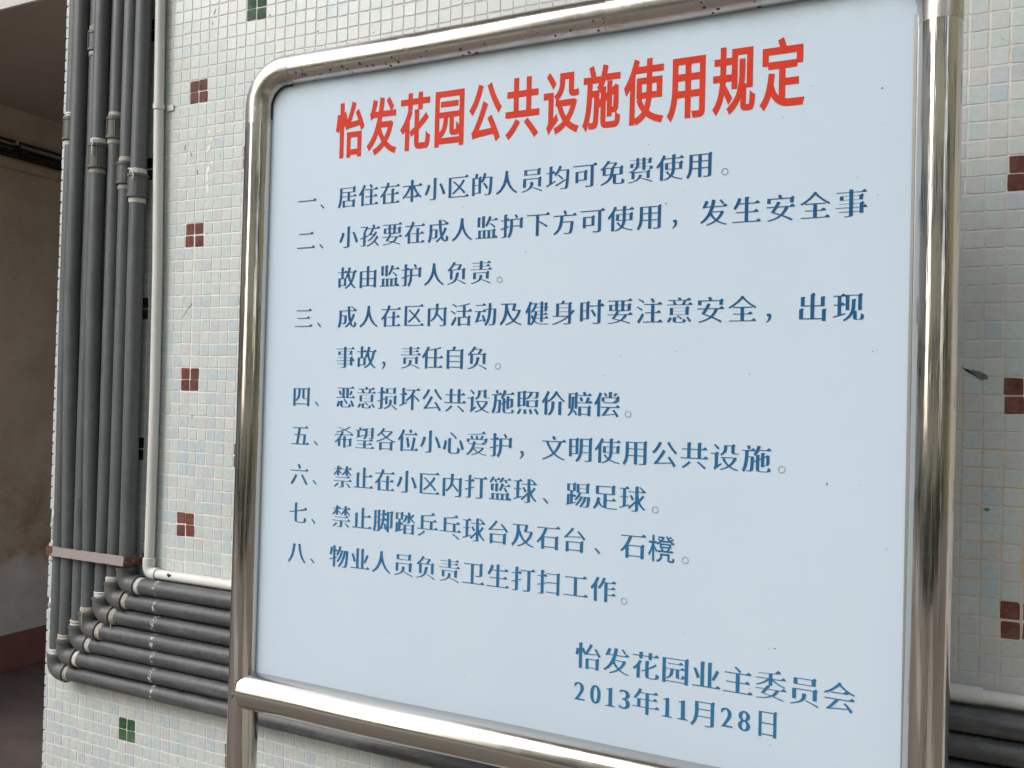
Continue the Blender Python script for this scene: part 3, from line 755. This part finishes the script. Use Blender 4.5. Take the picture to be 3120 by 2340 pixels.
class Line:
    def __init__(s): s.V = []; s.F = []
    def put(s, ch, mode, x, z, sx, sz):
        (v2, f2), *_ = glyph(ch, mode); b = len(s.V)
        s.V += [(x+v.x*sx, BY-.0006, Z(z)+v.y*sz) for v in v2]; s.F += [tuple(b+i for i in f) for f in f2]
    def run(s, txt, x0, x1, zc, em=.0392, wch=.036, mode='song', emz=None):
        n = len(txt); pitch = (x1-x0-wch)/(n-1) if n > 1 else 0
        for i, ch in enumerate(txt):
            md = 'sans' if ch == '櫈' else mode
            s.put(ch, md, x0+i*pitch-.045*em-(em*.91-wch)/2, zc-.38*(emz or em), em, emz or em)
    def fit(s, ch, x0, x1, z0, z1, mode='song'):
        _, a, b, c, d = glyph(ch, mode); sx = (x1-x0)/(b-a); sz = (z1-z0)/(d-c); s.put(ch, mode, x0-a*sx, z0-c*sz, sx, sz)
    def ring(s, x, z, r=.0046, t=.0007):
        b = len(s.V); n = 20
        for k in range(n):
            an = 2*pi*k/n; s.V += [(x+cos(an)*r, BY-.0006, Z(z)+sin(an)*r), (x+cos(an)*(r-t), BY-.0006, Z(z)+sin(an)*(r-t))]
        for k in range(n): a = b+2*k; c = b+2*((k+1) % n); s.F.append((a, c, c+1, a+1))
    def done(s, name, mat, label=None):
        o = link(name, pydata(name, s.V, s.F), mat, sp, label=label); return o
L = Line(); L.run('怡发花园公共设施使用规定', .5977, 1.3412, -.2345, em=.0572, wch=.0548, mode='bold', emz=.0970); L.done('heading_text', REDINK, 'bold red heading in tall Chinese characters')
CN = .0095
rows = [(-.3455, '一', [('居住在本小区的人员均可免费使用', .6052, 1.2255)], [], 1.2418),
        (-.4120, '二', [('小孩要在成人监护下方可使用', .6098, 1.1569), ('发生安全事', 1.2100, 1.4195)], [1.1744], None),
        (-.4795, None, [('故由监护人负责', .6094, .8936)], [], .9077),
        (-.5436, '三', [('成人在区内活动及健身时要注意安全', .6117, 1.2868), ('出现', 1.3395, 1.4188)], [1.3028], None),
        (-.6100, None, [('事故', .6100, .6883), ('责任自负', .7360, .8917)], [.7036], .9085),
        (-.6755, '四', [('恶意损坏公共设施照价赔偿', .6130, 1.1006)], [], 1.1143),
        (-.7410, '五', [('希望各位小心爱护', .6120, .9353), ('文明使用公共设施', .9848, 1.3090)], [.9515], 1.3238),
        (-.8062, '六', [('禁止在小区内打篮球', .6117, .9765), ('踢足球', 1.0246, 1.1415)], [-.992], 1.1565),
        (-.8712, '七', [('禁止脚踏乒乓球台及石台', .6113, 1.0565), ('石', 1.1080, 1.1423), ('櫈', 1.1483, 1.1842)], [-1.0737], 1.1999),
        (-.9368, '八', [('物业人员负责卫生打扫工作', .6090, 1.1013)], [], 1.1147)]
for zc, num, runs, marks, stop in rows:
    L = Line()
    if num:
        L.run(num, .5228, .5588, zc-.001); L.fit('、', .5690, .5775, zc-.0165, zc-.0085); L.done('item_number', BLUEINK); L = Line()
    for k_, (t, a, b) in enumerate(runs):
        L.run(t, a, b, zc)
        if k_ < len(marks):
            mk = marks[k_]
            if mk > 0: L.fit('，', mk-.0032, mk+.0036, zc-.0185, zc-.0065)
            else: L.fit('、', -mk-.0045, -mk+.0045, zc-.0165, zc-.0080)
        L.done('text_line', BLUEINK); L = Line()
    if stop:
        L = Line(); L.ring(stop, zc-.0125); L.done('full_stop', GREYINK)
L = Line(); L.run('怡发花园业主委员会', 1.0450, 1.4178, -1.0340, em=.0405, wch=.0375); L.done('signature_text', BLUEINK)
L = Line(); zt, zb = -1.0722, -1.0985
for ch, a, b in (('2', 1.0438, 1.0601), ('0', 1.0682, 1.0836), ('1', 1.0911, 1.1052), ('3', 1.111, 1.1268), ('1', 1.1729, 1.1865), ('1', 1.194, 1.2086), ('2', 1.2521, 1.2679), ('8', 1.2749, 1.2905)):
    L.fit(ch, a, b, zb, zt, 'num')
L.run('年', 1.1313, 1.1667, -1.0835); L.run('月', 1.2120, 1.2460, -1.0850); L.fit('日', 1.3013, 1.3245, -1.1008, -1.0662)
L.done('date_text', BLUEINK)

# faint green print along one upright pipe
def pipe_print(txt, x, y, z_top, em, parent, ang):
    V = []; F = []; zz = z_top
    for ch in txt:
        (v2, f2), a, b_, c, d = glyph(ch, 'raw'); b = len(V)
        for v in v2:
            th = ang+(v.y-.35)*em/R
            V.append((x+sin(th)*(R+.0003), y-cos(th)*(R+.0003), zz-v.x*em))
        F += [tuple(b+i for i in f) for f in f2]; zz -= (b_+.1)*em
    link('pipe_print', pydata('pipe_print', V, F), GREENPRINT, parent)
p3 = [o for o in bpy.data.objects if o.name.startswith('water_pipe')][2]
pipe_print('Φ25mm', -.2925, -.0305, Z(-.930), .017, p3, .45)

# ------------------------------------------------------------------ yard behind the photographer, invented for its reflections in the steel
def block(label, x0, x1, y0, y1, h, face, mat):
    fb = empty('apartment_building', label, 'building'); box('wall', x0, x1, y0, y1, 0, h, mat, fb)
    L = (x1-x0) if face == 'y' else (y1-y0); n = int(L//3.4)
    for fl in range(int(h//3.1)):
        for k in range(n):
            a = 1.0+k*3.4; z = 1.2+fl*3.1
            if face == 'y':
                f = box('window', x0+a, x0+a+1.5, y1, y1+.06, z, z+1.5, FRAMEW, fb)
                for q in (0, 1): box('pane', x0+a+.06+q*.72, x0+a+.72+q*.72, y1+.061, y1+.07, z+.07, z+1.43, GLASS, f)
            else:
                xx = x1 if x1 < 0 else x0-.06
                f = box('window', xx, xx+.06, y0+a, y0+a+1.5, z, z+1.5, FRAMEW, fb)
                for q in (0, 1): box('pane', (x1+.061 if x1 < 0 else x0-.07), (x1+.07 if x1 < 0 else x0-.061), y0+a+.06+q*.72, y0+a+.72+q*.72, z+.07, z+1.43, GLASS, f)
block('cream apartment block facing the board across the yard, mirrored in the steel', -6, 11, -20, -15, 11.5, 'y', CREAM)
block('pale grey apartment block closing the left side of the yard', -18, -13, -16, 2, 9.3, 'x', FRAMEW)
block('olive rendered apartment block closing the right side of the yard', 12.5, 17, -14, 4, 9.3, 'x', OLIVE)
for k, (x, y, wd, mt, lb) in enumerate([(-3.6, -4.3, .34, CREAM, 'broad cream column left of the hedge end, added for reflections'), (-1.2, -4.6, .22, FRAMEW, 'narrow white column in front of the hedge, added for reflections'), (1.4, -4.9, .30, CREAM, 'cream column straight behind the photographer, added for reflections'),
        (3.1, -4.5, .22, OLIVE, 'olive column right of the cream one, added for reflections'), (4.9, -3.6, .34, FRAMEW, 'broad white column nearest the right block, added for reflections')]):
    pc = empty('added_column', lb, 'column'); box('shaft', x, x+wd, y, y+wd, 0, 2.7, mt, pc, bev=.01); box('column_head', x-.05, x+wd+.05, y-.05, y+wd+.05, 2.701, 2.8, mt, pc)  # columns made up to put upright bands in the steel
ob = empty('balcony_slab', 'plain concrete balcony slab jutting out high above the notice board', 'balcony')
box('slab', -.44, 4.5, -1.25, -.001, 3.5, 3.62, SLABFACE, ob)
box('parapet', -.44, 4.5, -1.25, -1.17, 3.621, 4.5, SLABFACE, ob)
for k, (x, y, h) in enumerate([(-3.2, -5.2, 4.2), (2.1, -6.5, 4.6), (5.6, -4.0, 4.4)]):
    lp = empty('added_lamp_post', ['slim grey lamp post left of the hedge, added for reflections', 'slim grey lamp post in the middle of the hedge, added for reflections', 'slim grey lamp post nearest the board on the right, added for reflections'][k], 'lamp post')  # lamp posts added for dark upright lines in the steel
    tube('pole', [(x, y, 0), (x, y, h)], .06, GREYM, lp, n=12); tube('lamp_head', [(x, y, h), (x, y, h+.05), (x, y, h+.3), (x, y, h+.35)], [.06, .16, .12, .02], GREYM, lp, n=16)
def tree(x, y, h, r, seed, label):
    t = empty('tree', label, 'tree'); rr = random.Random(seed)
    tube('trunk', [(x, y, 0), (x+.1, y, h*.3), (x-.05, y+.1, h*.65)], [.16, .13, .06], BARK, t, n=10)
    V = []; F = []
    blobs = [(x+rr.uniform(-.6, .6)*r, y+rr.uniform(-.6, .6)*r, h*.68+rr.uniform(-.45, .45)*r, r*rr.uniform(.35, .6)) for _ in range(9)]
    for _ in range(2600):
        bx, by, bz, b_ = rr.choice(blobs); d = Vector((rr.gauss(0, 1), rr.gauss(0, 1), rr.gauss(0, 1))).normalized()*b_*rr.uniform(.6, 1)
        c = Vector((bx, by, bz))+d; a = Vector((rr.gauss(0, 1), rr.gauss(0, 1), rr.gauss(0, 1))).normalized(); e = a.orthogonal().normalized(); g = a.cross(e); s = rr.uniform(.06, .13)
        b = len(V); V += [c+e*s, c+g*s*.6, c-e*s, c-g*s*.6]; F.append((b, b+1, b+2, b+3))
    link('crown', pydata('crown', V, F), LEAF, t)
tree(-10.5, -10.5, 5.0, 1.9, 1, 'round green tree at the far left side of the yard')
tree(10.4, -8.0, 5.6, 2.1, 2, 'taller green tree at the far right side of the yard')
V = []; F = []; rr = random.Random(9)
for _ in range(9000):
    x = rr.uniform(-10, 10); c = Vector((x, rr.uniform(-6.4, -5.6), rr.uniform(.05, .75+.25*sin(x*1.7)))); a = Vector((rr.gauss(0, 1), rr.gauss(0, 1), rr.gauss(0, 1))).normalized(); e = a.orthogonal().normalized(); g = a.cross(e); s = rr.uniform(.04, .09)
    b = len(V); V += [c+e*s, c+g*s*.6, c-e*s, c-g*s*.6]; F.append((b, b+1, b+2, b+3))
hd = link('hedge', pydata('hedge', V, F), LEAF, kind='stuff', label='low clipped green hedge along the yard', cat='hedge')
